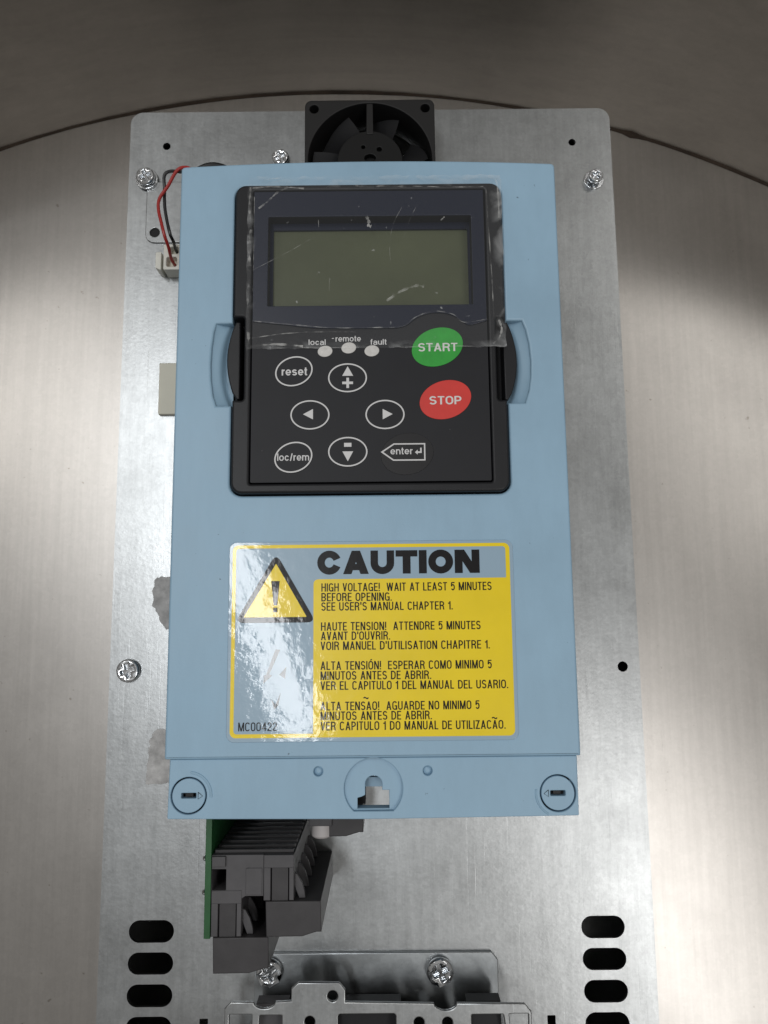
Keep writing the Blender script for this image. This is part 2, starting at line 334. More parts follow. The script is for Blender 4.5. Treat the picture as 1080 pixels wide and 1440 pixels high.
def ribbon(pts, t):
    closed = pts[-1] is None
    if closed: pts = pts[:-1]
    Q = [Vector(pts[0])]
    for p in pts[1:]:
        if (Vector(p)-Q[-1]).length > 1e-4: Q.append(Vector(p))
    if closed and (Q[0]-Q[-1]).length < 1e-3: Q.pop()
    n = len(Q); V, F = [], []
    for i in range(n):
        a = Q[i]-Q[i-1] if (closed or i) else Q[1]-Q[0]
        b = Q[(i+1) % n]-Q[i] if (closed or i < n-1) else a
        a.normalize(); b.normalize(); na, nb = Vector((-a.y, a.x)), Vector((-b.y, b.x)); m = (na+nb)
        m = m.normalized() if m.length > 1e-4 else na
        d = t/2/max(.5, m.dot(na))
        V += [Q[i]+m*d, Q[i]-m*d]
    for i in range(n if closed else n-1):
        j = (i+1) % n; F.append((2*i, 2*i+1, 2*j+1, 2*j))
    return [(v.x, v.y) for v in V], F
def text(body, x0, x1, yb, cap, z, t=0.13, k=1.0, gap=0.13):
    """flat lettering from x0 to x1 with its baseline at yb; cap = height of a capital letter"""
    V, F, x, lv = [], [], 0.0, []
    for ch in body:
        w, L, P = glyph(ch, k, t); s = 0
        for pts in L:
            v, f = ribbon(pts, t*.95); o = len(V); V += [(x+a, b, s*.004) for a, b in v]; F += [tuple(i+o for i in g) for g in f]; s += 1
        for p in P:
            o = len(V); V += [(x+a, b, s*.004) for a, b in p]; F.append(tuple(range(o, o+len(p)))); s += 1
        x += w+gap
    a, b = min(v[0] for v in V), max(v[0] for v in V); sx = (x1-x0)/(b-a)
    return [(x0+(u-a)*sx, yb+v*cap, z+w) for u, v, w in V], F
def flat(loops, z): 
    V, F = poly(loops, -1, 1, 0)
    # keep the top only
    F = [f for f in F if all(V[i][2] > 0.5 for i in f)]
    used = sorted({i for f in F for i in f}); mp = {u: k for k, u in enumerate(used)}
    return [(V[u][0], V[u][1], z) for u in used], [tuple(mp[i] for i in f) for f in F]
def box(x0, x1, y0, y1, z0, z1, bevel=0.0):
    return poly([[(x0, y0), (x1, y0), (x1, y1), (x0, y1)]], z0, z1, bevel)
def lathe(cx, cy, prof, n=32):
    V, F = [], []
    for r, z in prof:
        for k in range(n):
            a = 2*math.pi*k/n; V.append((cx+r*math.cos(a), cy+r*math.sin(a), z))
    for i in range(len(prof)-1):
        for k in range(n):
            F.append((i*n+k, i*n+(k+1) % n, (i+1)*n+(k+1) % n, (i+1)*n+k))
    F.append(tuple(range(n))[::-1]); F.append(tuple((len(prof)-1)*n+k for k in range(n)))
    return V, F
def catmull(P, n=8):
    P = [Vector(p) for p in P]; Q = [2*P[0]-P[1]]+P+[2*P[-1]-P[-2]]; out = []
    for i in range(1, len(Q)-2):
        p0, p1, p2, p3 = Q[i-1:i+3]
        for k in range(n):
            t = k/n
            out.append(0.5*((2*p1)+(p2-p0)*t+(2*p0-5*p1+4*p2-p3)*t*t+(3*p1-p0-3*p2+p3)*t**3))
    return out+[P[-1]]
def tube(P, r, n=10, smooth=8):
    P = catmull(P, smooth) if smooth else [Vector(p) for p in P]; V, F = [], []
    for i, p in enumerate(P):
        t = (P[min(i+1, len(P)-1)]-P[max(i-1, 0)]).normalized()
        u = t.cross(Vector((0, 0, 1)));
        if u.length < 1e-3: u = Vector((1, 0, 0))
        u.normalize(); w = u.cross(t)
        for k in range(n):
            a = 2*math.pi*k/n; V.append(tuple(p+r*(math.cos(a)*u+math.sin(a)*w)))
    for i in range(len(P)-1):
        for k in range(n): F.append((i*n+k, i*n+(k+1) % n, (i+1)*n+(k+1) % n, (i+1)*n+k))
    F.append(tuple(range(n))); F.append(tuple((len(P)-1)*n+k for k in range(n))[::-1])
    return V, F
def moved(g, dx=0, dy=0, dz=0, rot=0):
    c, s = math.cos(rot), math.sin(rot)
    return [(x*c-y*s+dx, x*s+y*c+dy, z+dz) for x, y, z in g[0]], g[1]
def mesh(name, pieces, angle=35):
    V, F, MI, mats = [], [], [], []
    for g, m in pieces:
        if m not in mats: mats.append(m)
        o = len(V); V += [(x*S, y*S, z*S) for x, y, z in g[0]]
        F += [tuple(i+o for i in f) for f in g[1]]; MI += [mats.index(m)]*len(g[1])
    me = bpy.data.meshes.new(name); me.from_pydata(V, [], F); me.update()
    for m in mats: me.materials.append(M[m])
    me.polygons.foreach_set('material_index', MI)
    bm = bmesh.new(); bm.from_mesh(me); bmesh.ops.recalc_face_normals(bm, faces=[f for f in bm.faces])
    sm = [max(abs(c) for c in f.normal) < 0.9995 for f in bm.faces]         # flat faces stay flat, rounded edges are smooth
    bm.to_mesh(me); bm.free(); me.set_sharp_from_angle(angle=math.radians(angle)); me.polygons.foreach_set('use_smooth', sm)
    return me
def obj(name, pieces, parent=None, loc=(0, 0, 0), rotz=0, angle=35):
    me = pieces if isinstance(pieces, bpy.types.Mesh) else mesh(name, pieces, angle)
    o = bpy.data.objects.new(name, me); col.objects.link(o); o.parent = parent
    o.location = [c*S for c in loc]; o.rotation_euler = (0, 0, rotz)
    return o

# ------------------------------------------------------------------ the setting: round stainless pan
CX, CY, R = -24.0, -232.6, 523.2
def ring_mesh(r0, r1, z0, z1, n=160):
    V, F = [], []
    for k in range(n):
        a = 2*math.pi*k/n; c, s = math.cos(a), math.sin(a)
        V += [(CX+r0*c, CY+r0*s, z0), (CX+r0*c, CY+r0*s, z1), (CX+r1*c, CY+r1*s, z1), (CX+r1*c, CY+r1*s, z0)]
    for k in range(n):
        i, j = 4*k, 4*((k+1) % n)
        for q in range(4): F.append((i+q, j+q, j+(q+1) % 4, i+(q+1) % 4))
    return V, F
floor = obj('floor', [(lathe(CX, CY, [(R+4, -3), (R+4, 0)], 160), 'steel')]); floor['kind'] = 'structure'
floor['label'] = 'round brushed stainless steel pan floor under the drive'
wall = obj('wall', [(ring_mesh(R, R+3, 0.4, 140), 'wall_steel')], angle=60); wall['kind'] = 'structure'
wall['label'] = 'curved dull stainless steel wall rising behind the drive'
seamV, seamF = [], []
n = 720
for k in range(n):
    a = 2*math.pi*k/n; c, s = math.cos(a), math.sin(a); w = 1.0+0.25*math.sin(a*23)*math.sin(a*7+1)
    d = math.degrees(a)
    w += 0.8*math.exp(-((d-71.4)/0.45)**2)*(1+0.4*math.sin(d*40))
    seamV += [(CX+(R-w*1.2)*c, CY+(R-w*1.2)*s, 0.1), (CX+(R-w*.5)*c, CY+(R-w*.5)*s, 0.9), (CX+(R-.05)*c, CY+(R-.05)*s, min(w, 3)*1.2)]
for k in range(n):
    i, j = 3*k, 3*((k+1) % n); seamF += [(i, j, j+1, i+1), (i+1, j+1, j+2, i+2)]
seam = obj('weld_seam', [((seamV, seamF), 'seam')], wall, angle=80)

# ------------------------------------------------------------------ the drive
drive = bpy.data.objects.new('frequency_drive', None); col.objects.link(drive)
drive['label'] = 'motor drive with blue plastic front, black keypad and yellow caution label on galvanised chassis'
drive['category'] = 'motor drive'

# ---- chassis: folded galvanised box with holes and vent slots
def stadium(x0, x1, y0, y1): return rrect(x0, x1, y0, y1, (y1-y0)/2-0.01, 8)
ZP = 100.0
slotsY = [(-112.2, -104.7), (-122.7, -115.4), (-133.3, -125.9), (-143.8, -136.4), (-154.3, -147)]
holes = [ellipse(-83.3, 192.6, 1.6, 1.6, n=20), ellipse(82.4, 192.6, 1.5, 1.5, n=20), ellipse(91.9, -18.0, 1.9, 1.9, n=20)]
for y0, y1 in slotsY:
    holes += [stadium(-87.9, -71.9, y0, y1), stadium(72.4, 87.8, y0, y1)]
holes += [rrect(-62.2, -59.2, -150, -137.2, 0.3, 2), rrect(59.2, 62.1, -150, -137.2, 0.3, 2), ellipse(0, 175.5, 23.6, 23.6, n=56)]
BR = 2.2                                                          # bend radius of the folded sheet
def plan(d, n=8): return rrect(-98.3+d, 98.2-d, -188+d, 207.7-d, 5.0-d, n)
bend_loops = [plan(BR*(1-math.sin(math.radians(a)))) for a in (90, 70, 50, 30, 15, 0)]
bend_z = [ZP-BR*(1-math.cos(math.radians(90-a))) for a in (90, 70, 50, 30, 15, 0)]
bV, bF = [], []; nb = len(bend_loops[0])
for l, z in zip(bend_loops, bend_z): bV += [(x, y, z) for x, y in l]
for i in range(5):
    for k in range(nb): bF.append((i*nb+k, (i+1)*nb+k, (i+1)*nb+(k+1) % nb, i*nb+(k+1) % nb))
chassis = obj('chassis', [(poly([bend_loops[0]]+holes, ZP-1.5, ZP), 'zinc'), ((bV, bF), 'zinc')], drive, angle=50)
skirt = plan(0.02); inner = plan(2.0)
obj('side_wall', [(poly([skirt, inner], 0.3, ZP-BR), 'zinc')], chassis)
fin = mesh('fin', [(box(-0.4, 0.4, -180, 60, 5, 60), 'zinc_dark')])
for x in (74.0, 80.2): obj('fin', fin, chassis, (x, 0, 0))
# overlaid mounting tab at the upper left with a tapped hole
obj('mounting_tab', [(poly([rpoly([(-90.6, 150.4), (-62, 150.4), (-62, 176.6), (-90.6, 176.6)], [4.2, .5, .5, 4]), ellipse(-86.8, 154.8, 1.9, 1.9, n=20)], ZP-0.1, ZP+0.8, 0.3), 'zinc'),
                     (poly([ellipse(-86.8, 154.8, 2.1, 2.1, n=16)], ZP-0.5, ZP+0.2), 'slot')], chassis)

# ---- screws
def cross(r, w, n=0):
    return [(w, w), (w, r), (-w, r), (-w, w), (-r, w), (-r, -w), (-w, -w), (-w, -r), (w, -r), (w, -w), (r, -w), (r, w)]
def screw_mesh(r, h, dome, stalk):
    c = cross(r*0.56, r*0.13)
    g = poly([ellipse(0, 0, r, r, n=36), c], stalk, stalk+h, dome, 4)
    return mesh('screw', [(g, 'chrome'), (poly([ellipse(0, 0, r*0.7, r*0.7, n=20)], max(0, stalk-0.3), stalk+h*0.3), 'chrome'),
                          (lathe(0, 0, [(r*0.52, 0), (r*0.52, stalk+0.1)], 20), 'chrome')], 50)
def washer_mesh(r, t=0.9):
    return mesh('washer', [(poly([ellipse(0, 0, r, r, n=36), ellipse(0, 0, r*.45, r*.45, n=20)], 0, t, 0.25), 'chrome')], 50)
def screw(x, y, z, r, h, dome, stalk, rot, parent, washer=None):
    o = obj('screw', screw_mesh(r, h, dome, stalk), parent, (x, y, z), rot)
    if washer: obj('washer', washer_mesh(washer), parent, (x, y, z), 0)
    return o
screw(-90.6, 177.6, ZP+0.8, 3.7, 2.2, 1.1, 1.2, 0.35, chassis, 4.5)
screw(-36.6, 186.2, ZP, 3.5, 2.2, 1.0, 0.4, 0.5, chassis)
screw(90.3, 175.6, ZP, 2.9, 2.2, 0.8, 2.2, 0.9, chassis, 4.0)
screw(-91.0, -17.6, ZP, 4.3, 2.2, 1.1, 0.2, 0.3, chassis)

# ---- torn tape residue and cream pad on the plate
def ragged(pts, amp, k=3):
    out = []
    for a, b in zip(pts, pts[1:]+pts[:1]):
        for i in range(k):
            t = i/k; out.append((a[0]+(b[0]-a[0])*t+random.uniform(-amp, amp), a[1]+(b[1]-a[1])*t+random.uniform(-amp, amp)))
    return out
obj('tape_residue', [(poly([ragged([(-83, 13), (-82, 16.4), (-79, 17.2), (-70, 17), (-70, -1), (-78.2, -2.4), (-81.3, 3), (-83, 6)], .45, 5)], ZP-.05, ZP+0.35, 0.1), 'foam')], chassis)
obj('tape_residue', [(poly([ragged([(-83.2, -58), (-83, -50), (-82.6, -43), (-80.5, -39), (-70, -38.2), (-70, -58)], .45, 5)], ZP-.05, ZP+0.35, 0.1), 'foam')], chassis)
obj('insulator', [(poly([rpoly([(-82.9, 79.4), (-64, 79.4), (-64, 100.0), (-82.9, 100.0)], .6)], ZP-.1, 102, 0.4), 'cream')], drive)

# ---- axial fan at the top
fan = obj('fan', [(poly([rrect(-25.2, 25.2, 150.3, 200.8, 2.6), ellipse(0, 175.5, 23.9, 23.9, n=64)]+
                        [ellipse(sx*21.6, 175.5+sy*21.6, 1.75, 1.75, n=18) for sx in (-1, 1) for sy in (-1, 1)], ZP+0.2, 116, 0.35), 'fan')], drive)
obj('hub', [(lathe(0, 175.5, [(12.2, 99), (12.2, 112.2), (11.6, 112.9), (4, 112.9)], 40), 'fan_hub')], fan)
strut = mesh('strut', [(box(-1.3, 1.3, 11, 24.2, 112.6, 115.6, 0.3), 'fan')])
for a in (0, 120, 240): obj('strut', strut, fan, (0, 175.5, 0), math.radians(a))
obj('motor_mount', [(poly([ellipse(0, 175.5, 12.6, 12.6, n=40), ellipse(-2.6, 181.4, .75, .75, n=12), ellipse(3.6, 180.4, .95, .95, n=12), ellipse(0, 176.8, 2.2, 1.6, n=16)], 113.1, 115.3, 0.3), 'fan_hub')], fan)
bv, bf = [], []
for i in range(7):
    for j in range(7):
        t, u = i/6, j/6; r = 11.8+11.2*t; a = 0.62*(u-0.5)+0.16*t
        bv.append((r*math.cos(a), r*math.sin(a), 101.5+9.5*(1-u)+0.8*math.sin(u*math.pi)))
for i in range(6):
    for j in range(6): bf.append((i*7+j, i*7+j+1, i*7+j+8, i*7+j+7))
blade = mesh('blade', [((bv, bf), 'slot')], 60)
for k in range(7): obj('blade', blade, fan, (0, 175.5, 0), 2*math.pi*k/7+0.3)

# ---- fan wires and their white plug
obj('red_wire', [(tube([(-50, 160, 118), (-61, 167, 119), (-66, 168.9, 119.5), (-69.3, 170.2, 120.6), (-72.9, 169.0, 120.6), (-76.4, 163.0, 120), (-79.1, 159.3, 119.5), (-79.9, 156.5, 119.5), (-79.7, 153.2, 119.5), (-78.7, 149.3, 119.7), (-77.2, 143.6, 119.8), (-76.6, 140.6, 116), (-77.2, 139.2, 110), (-77.3, 139.0, 104)], 0.62), 'wire_red')], drive)
obj('black_wire', [(tube([(-50, 164, 117), (-64, 168.6, 119.6), (-71.4, 169.0, 119.6), (-75.8, 169.3, 119.6), (-78.0, 167.7, 119.4), (-78.2, 163.1, 118), (-78.0, 156.5, 117.8), (-77.0, 150.7, 118), (-75.5, 144.6, 118), (-75.4, 144.0, 114), (-76.0, 143.7, 109), (-76.2, 143.6, 104)], 0.62), 'wire_black')], drive)
obj('cable_sleeve', [(tube([(-30, 165, 117), (-48, 166, 120), (-56, 168.9, 121.5), (-61, 169.2, 121.5), (-66, 167, 120.5), (-70, 163, 118)], 1.9), 'wire_black')], drive)
plug = obj('wire_plug', [(poly([rrect(-81.0, -71.5, 135.8, 146.2, .5, 3), rrect(-79.8, -75.7, 137.0, 141.0, .8, 3), rrect(-78.6, -75.2, 142.2, 145.2, .8, 3)], ZP+0.2, 107.5, 0.3), 'white')], drive)
obj('contact_recess', [(poly([rrect(-80.6, -72.5, 136.2, 145.8, .4, 2)], ZP, 104), 'cream')], plug)
obj('latch', [(poly([rpoly([(-84.2, 136.9), (-82.0, 135.8), (-82.0, 143.4), (-84.2, 143.2)], .3)], ZP, 107, 0.2), 'white')], plug)

# ---- blue front cover
ZC = 164.0
tops = [(-59.2+118.4*k/24, 143.0+1.5*(1-((k-12)/12)**2)) for k in range(25)]
cov = rpoly([(-59.2, -38.8), (59.3, -38.8)]+[(x, y) for x, y in tops[::-1]], [0.6, 0.6, 1.5]+[0]*23+[1.5])
def scallop(side):
    if side < 0:
        return [(-42, 64.8), (-46.6, 64.8), (-47.6, 68), (-48.3, 73), (-48.5, 78), (-48.3, 83), (-47.7, 88), (-47.1, 90.9), (-42, 90.9)]
    return [(42, 64.8), (47.2, 64.8), (48.4, 68.5), (49.1, 73), (49.3, 78), (48.9, 83.5), (48.0, 88), (47.0, 90.9), (42, 90.9)]
opening = rrect(-42.0, 42.0, 37.0, 136.0, 3.6)
# keypad opening outline with the finger scallops on both sides (counter-clockwise from the upper right corner)
top_r = [p for p in opening if p[1] > 100 and p[0] > 0]; top_l = [p for p in opening if p[1] > 100 and p[0] < 0]
bot_l = [p for p in opening if p[1] < 60 and p[0] < 0]; bot_r = [p for p in opening if p[1] < 60 and p[0] > 0]
hole = top_r+top_l+scallop(-1)[::-1]+bot_l+bot_r+scallop(1)
cover = obj('front_cover', [(poly([cov, hole], 112, ZC, 0.7, 3), 'blue')], drive, angle=50)
# concave finger recesses that fill the scallops
for side in (-1, 1):
    V, F = [], []; ny, nx = 30, 14
    for j in range(ny+1):
        y = 64.7+26.3*j/ny; t = (y-78)/13.1
        xo = 49.6-2.4*t*t; xi = 43.6-2.6*t*t if abs(t) < 1 else 41
        xi = max(xi, 41.0)
        for i in range(nx+1):
            u = i/nx; x = xo+(42.3-xo)*u
            # outer slope, then a step ledge beside the clip
            step = 1/(1+math.exp(-(x-(xi+1.9))*-5))
            z = ZC-0.55-2.4*min(1, u*1.5)**0.8-1.5*step
            V.append((side*x, y, z))
    for j in range(ny):
        for i in range(nx): F.append((j*(nx+1)+i, j*(nx+1)+i+1, (j+1)*(nx+1)+i+1, (j+1)*(nx+1)+i))
    obj('finger_recess', [((V, F), 'blue')], cover, angle=60)

# ---- lower cover strip with locks, pips and keyhole
ZL = 163.0
lower_out = rpoly([(-58.2, -55.2), (-4.5, -55.7), (4.8, -55.7), (58.3, -55.3), (58.4, -38.9), (-57.9, -38.9)], [.5, 0, 0, .5, .2, .2])
locks = [(-52.3, -48.9), (52.6, -49.2)]
pips = [(-15.5, -42.6), (15.7, -42.7)]
dish = []
for k in range(49):
    a = math.radians(-48+276*k/48); dish.append((0.2+8.35*math.cos(a), -47.4+8.35*math.sin(a)))
lower = obj('lower_cover', [(poly([lower_out]+[ellipse(x, y, 5.15, 5.15, n=40) for x, y in locks]+[ellipse(x, y, 1.35, 1.35, n=20) for x, y in pips]+[dish], ZL-3, ZL, 0.25), 'blue'),
                            (box(-58.0, -56.4, -54.9, -39, 118, ZL-2.9), 'blue'), (box(56.6, 58.2, -54.9, -39, 118, ZL-2.9), 'blue')], drive)
for i, (x, y) in enumerate(locks):
    sg = 1 if i == 0 else -1
    lk = obj('quarter_turn_lock', [(poly([ellipse(0, 0, 4.72, 4.72, n=40), rrect(-2.15-.0*sg, 2.15, -.75, .75, .25, 3)], ZL-3.2, ZL-0.15, 0.2), 'blue'),
                                   (poly([ellipse(0, 0, 5.5, 5.5, n=30)], ZL-6, ZL-3.1), 'slot')], lower, (x, y, 0))
    obj('slot_insert', [(box(-1.1, 1.0, -.5, .5, ZL-3, ZL-1.4), 'black')], lk)
    a = [(sg*2.7, .95, ZL-.1), (sg*2.7, -.95, ZL-.1), (sg*4.0, -.1, ZL-.1), (sg*2.7, .95, ZL-.1)]
    obj('arrow_mark', [(tube(a, 0.09, 6, 0), 'slot')], lk)
arcL = [(-52.3+6.4*math.cos(math.radians(d)), -48.9+6.4*math.sin(math.radians(d)), ZL-.02) for d in range(85, -10, -8)]
obj('turn_mark', [(tube(arcL, 0.42, 8, 2), 'blue')], lower)
arcR = [(52.6+6.3*math.cos(math.radians(d)), -49.2+6.3*math.sin(math.radians(d)), ZL-.02) for d in range(170, 246, 8)]
obj('turn_mark', [(tube(arcR, 0.32, 8, 2), 'blue')], lower)
for x, y in pips:
    obj('pip', [(lathe(x, y, [(1.36, ZL-3), (1.36, ZL-1.5), (1.05, ZL-1.25), (0.5, ZL-1.15)], 20), 'blue')], lower)
kh = [(-4.4, -53.1), (4.7, -53.1), (4.7, -48.1), (2.7, -48.1), (2.7, -46.4)]+[(0.25+2.45*math.cos(math.radians(a)), -46.4+2.3*math.sin(math.radians(a))) for a in range(15, 180, 15)]+[(-2.2, -46.4), (-2.2, -49.4), (-3.2, -49.9), (-4.4, -50.2)]
obj('keyhole_dish', [(poly([ellipse(0.2, -47.4, 8.6, 8.6, n=60)[0:0] or [(p[0]*1.0, p[1]) for p in ([(0.2+8.6*math.cos(math.radians(-46+272*k/48)), -47.4+8.6*math.sin(math.radians(-46+272*k/48))) for k in range(49)])], kh], ZL-3.0, ZL-1.3, 0.2), 'blue'),
                     (box(-4.5, 4.8, -55.0, -53.2, ZL-6, ZL-3.1, 0.1), 'blue'),
                     (box(-2.6, 3.0, -48.3, -45.6, ZL-9, ZL-7, 0.1), 'blue'),
                     (box(-4.9, -2.3, -53.6, -49.4, ZL-14, ZL-9), 'slot')], lower)

# ---- keypad
ZK = 166.0
notchL = [(-41.4, 92.1), (-38.0, 92.1), (-38.0, 65.9), (-41.4, 65.9)]
notchR = [(41.4, 65.2), (38.6, 65.2), (38.6, 91.2), (41.4, 91.2)]
kp = rrect(-41.4, 41.4, 37.4, 135.4, 3.2)
kt_r = [p for p in kp if p[1] > 100 and p[0] > 0]; kt_l = [p for p in kp if p[1] > 100 and p[0] < 0]
kb_l = [p for p in kp if p[1] < 60 and p[0] < 0]; kb_r = [p for p in kp if p[1] < 60 and p[0] > 0]
def soft(l): return rpoly(l, [0, .9, .9, 0], 4)
kout = kt_r+kt_l+soft(notchL)+kb_l+kb_r+soft(notchR)
mem = rrect(-35.9, 36.35, 40.3, 133.3, 0.5, 3)
keypad = obj('keypad', [(poly([kout, mem], 158, ZK, 0.75, 3), 'black'),
                        (poly([rrect(-37.9, 38.5, 38.5, 134.5, 2)], 150, 160.4), 'slot'),
                        (poly([rrect(-43.5, 43.5, 63.5, 92.6, 1)], 150, 158.2), 'slot')], drive, angle=50)
WX0, WX1, WY0, WY1 = -31.0, 31.9, 95.3, 124.4
window = rrect(WX0, WX1, WY0, WY1, 0.3, 2)
obj('membrane', [(poly([rrect(-35.6, 36.05, 40.6, 133.0, 0.4, 3), window], 162, ZK-0.05, 0.06), 'membrane')], keypad)
wave = [(-35.5, 90.4), (-25.7, 89.3), (-14.9, 88.1), (5.7, 87.9), (9.5, 88.2), (11.8, 89.0), (14.4, 91.0), (17.2, 92.2), (20.3, 92.7), (24, 92.3), (26.6, 91.2), (29.2, 89.3), (31.1, 88.7), (35.9, 90.0)]
wv = [(p.x, p.y) for p in catmull([(x, y, 0) for x, y in wave], 6)]
obj('display_bezel', [(poly([wv+[(35.9, 132.8), (-35.5, 132.8)], window], ZK-0.03, ZK+0.40, 0.18), 'navy')], keypad, angle=50)
obj('window_frame', [(poly([rrect(WX0-.3, WX1+.3, WY0-.3, WY1+.3, 0.3, 2), rrect(WX0+1.0, WX1-0.7, WY0+.1, WY1-2.2, .3, 2)], 160.5, 162.0), 'navy')], keypad)
obj('display', [(poly([rrect(WX0-.2, WX1+.2, WY0-.2, WY1+.2, .2, 2)], 160.45, 161.2), 'lcd')], keypad)
clipL = [(-39.4, 66.6), (-39.4, 90.8), (-40.7, 91.0)]+[(-40.7-2.7*math.sin(math.pi*(k+1)/14)**0.8, 91.0-24.4*(k+1)/14) for k in range(13)]+[(-40.2, 66.4)]
clipR = [(x*-1+1.55, y-1.0) for x, y in clipL]
obj('clip', [(poly([clipL], 157.5, 164.9, 0.4), 'black')], keypad)
obj('clip', [(poly([clipR], 157.5, 164.9, 0.4), 'black')], keypad)

ZB = ZK-0.02
def ring(cx, cy, rx, ry, rot, w=0.42): return flat([ellipse(cx, cy, rx-.12, ry-.12, rot), ellipse(cx, cy, rx-w-.12, ry-w-.12, rot)], ZB+0.13)
def pad(cx, cy, rx, ry, rot, z=0.0): return poly([ellipse(cx, cy, rx, ry, rot)], ZB-0.2, ZB+0.10+z, 0.09)
BX = 'print'
def tx(s, x0, x1, yb, cap, z=ZB+0.14, b=0.15): return text(s, x0, x1, yb, cap, z, b, 1.25, 0.10)
obj('reset_button', [(pad(-22.8, 74.7, 5.9, 4.8, 18), 'membrane'), (ring(-22.8, 74.7, 5.9, 4.7, 18), BX), (tx('reset', -26.5, -18.8, 73.4, 2.55, b=0.17), BX)], keypad)
obj('local_remote_button', [(pad(-22.8, 48.2, 5.9, 4.8, 18), 'membrane'), (ring(-22.8, 48.2, 5.9, 4.7, 18), BX), (tx('loc/rem', -27.6, -18.1, 47.15, 2.2, b=0.15), BX)], keypad)
up = [(-6.6, 72.5), (-17.9, 61.1), (4.6, 61.0), (-6.6, 49.7)]
sym = {0: [flat([[(-8.2, 73.1), (-4.9, 73.1), (-6.55, 76.1)]], ZB+.14), flat([[(-8.2, 71.3), (-8.2, 70.5), (-6.95, 70.5), (-6.95, 69.3), (-6.15, 69.3), (-6.15, 70.5), (-4.95, 70.5), (-4.95, 71.3), (-6.15, 71.3), (-6.15, 72.5), (-6.95, 72.5), (-6.95, 71.3)]], ZB+.14)],
       1: [flat([[(-20.0, 61.3), (-17.0, 59.7), (-17.0, 62.9)]], ZB+.14)],
       2: [flat([[(3.9, 62.7), (3.9, 59.5), (6.9, 61.1)]], ZB+.14)],
       3: [flat([[(-7.7, 52.4), (-7.7, 51.2), (-5.5, 51.2), (-5.5, 52.4)]], ZB+.14), flat([[(-8.2, 49.8), (-6.6, 46.8), (-5.0, 49.8)]], ZB+.14)]}
for k, nm in enumerate(('plus_button', 'left_button', 'right_button', 'minus_button')):
    x, y = up[k]
    obj(nm, [(pad(x, y, 6.0, 4.65, 0), 'membrane'), (ring(x, y, 6.0, 4.65, 0), BX)]+[(g, BX) for g in sym[k]], keypad)
tag = [(3.2, 49.5), (7.1, 52.1), (16.5, 52.1), (16.5, 46.8), (6.9, 46.8)]
tag_in = [(3.95, 49.5), (7.25, 51.7), (16.1, 51.7), (16.1, 47.2), (7.05, 47.2)]
ret = [(13.4, 49.35), (14.2, 50.1), (14.2, 49.6), (14.95, 49.6), (14.95, 50.7), (15.4, 50.7), (15.4, 49.1), (14.2, 49.1), (14.2, 48.6)]
obj('enter_button', [(pad(11.1, 48.9, 7.9, 6.3, 12, 0.01), 'dome'), (flat([tag, tag_in], ZB+0.14), BX), (tx('enter', 6.1, 12.7, 48.75, 2.1, b=0.15), BX), (flat([ret], ZB+.14), BX)], keypad)
obj('start_button', [(pad(20.7, 81.9, 8.0, 5.9, 20, .08), 'green'), (tx('START', 14.9, 26.8, 80.5, 2.6, ZB+0.22, 0.17), 'btntext')], keypad)
obj('stop_button', [(pad(22.8, 65.4, 7.95, 5.85, 18, .08), 'red'), (tx('STOP', 18.0, 27.6, 63.9, 2.55, ZB+0.22, 0.17), 'btntext')], keypad)
for (x, y), w in (((-13.4, 80.9), 'local'), ((-6.2, 81.9), 'remote'), ((0.8, 80.9), 'fault')):
    obj('indicator_light', [(poly([ellipse(x, y, 2.25, 1.75, 8, 28)], ZB-.2, ZB+0.16, 0.1), 'lens')], keypad)
obj('indicator_lettering', [(tx('local', -18.4, -13.2, 82.9, 1.75, b=0.15), BX), (tx('remote', -10.2, -2.5, 83.9, 1.85, b=0.15), BX), (tx('fault', 0.4, 5.3, 82.8, 1.75, b=0.15), BX), (tx('-', -11.3, -10.7, 84.3, 1.7), BX)], keypad)

# ---- clear protective film stuck over the display
def film_z(x, y):
    z = ZK+0.75+0.10*math.sin(x*0.31+y*0.17)+0.07*math.sin(x*0.9-y*0.45+1)
    e = min(x+37.4, 41.6-x, y-81.6, 138.6-y)
    if y > 136: z -= min(1.6, (y-136)*0.9)
    return z+(0.25*math.exp(-max(e, 0)/0.8)*math.sin(x*1.7+y*1.3))
V, F = [], []; nx, ny = 80, 58
for j in range(ny+1):
    for i in range(nx+1):
        x = -37.4+79*i/nx; y = 81.6+57*j/ny
        V.append((x+0.12*math.sin(y*.8), y+0.15*math.sin(x*.9), film_z(x, y)))
for j in range(ny):
    for i in range(nx): F.append((j*(nx+1)+i, j*(nx+1)+i+1, (j+1)*(nx+1)+i+1, (j+1)*(nx+1)+i))
film = obj('protective_film', [((V, F), 'film')], drive, angle=80)
film['label'] = 'scratched clear plastic film over the display'
def strip(P, w):
    P = catmull([(x, y, 0) for x, y in P], 6); V, F = [], []
    for i, p in enumerate(P):
        t = (P[min(i+1, len(P)-1)]-P[max(i-1, 0)]).normalized(); nrm = Vector((-t.y, t.x, 0))
        ww = w*(0.55+0.45*math.sin(i*1.9)*math.sin(i*0.7+2))
        for s in (-1, 1):
            q = p+nrm*s*ww; V.append((q.x, q.y, film_z(q.x, q.y)+0.10))
    for i in range(len(P)-1): F.append((2*i, 2*i+1, 2*i+3, 2*i+2))
    return V, F
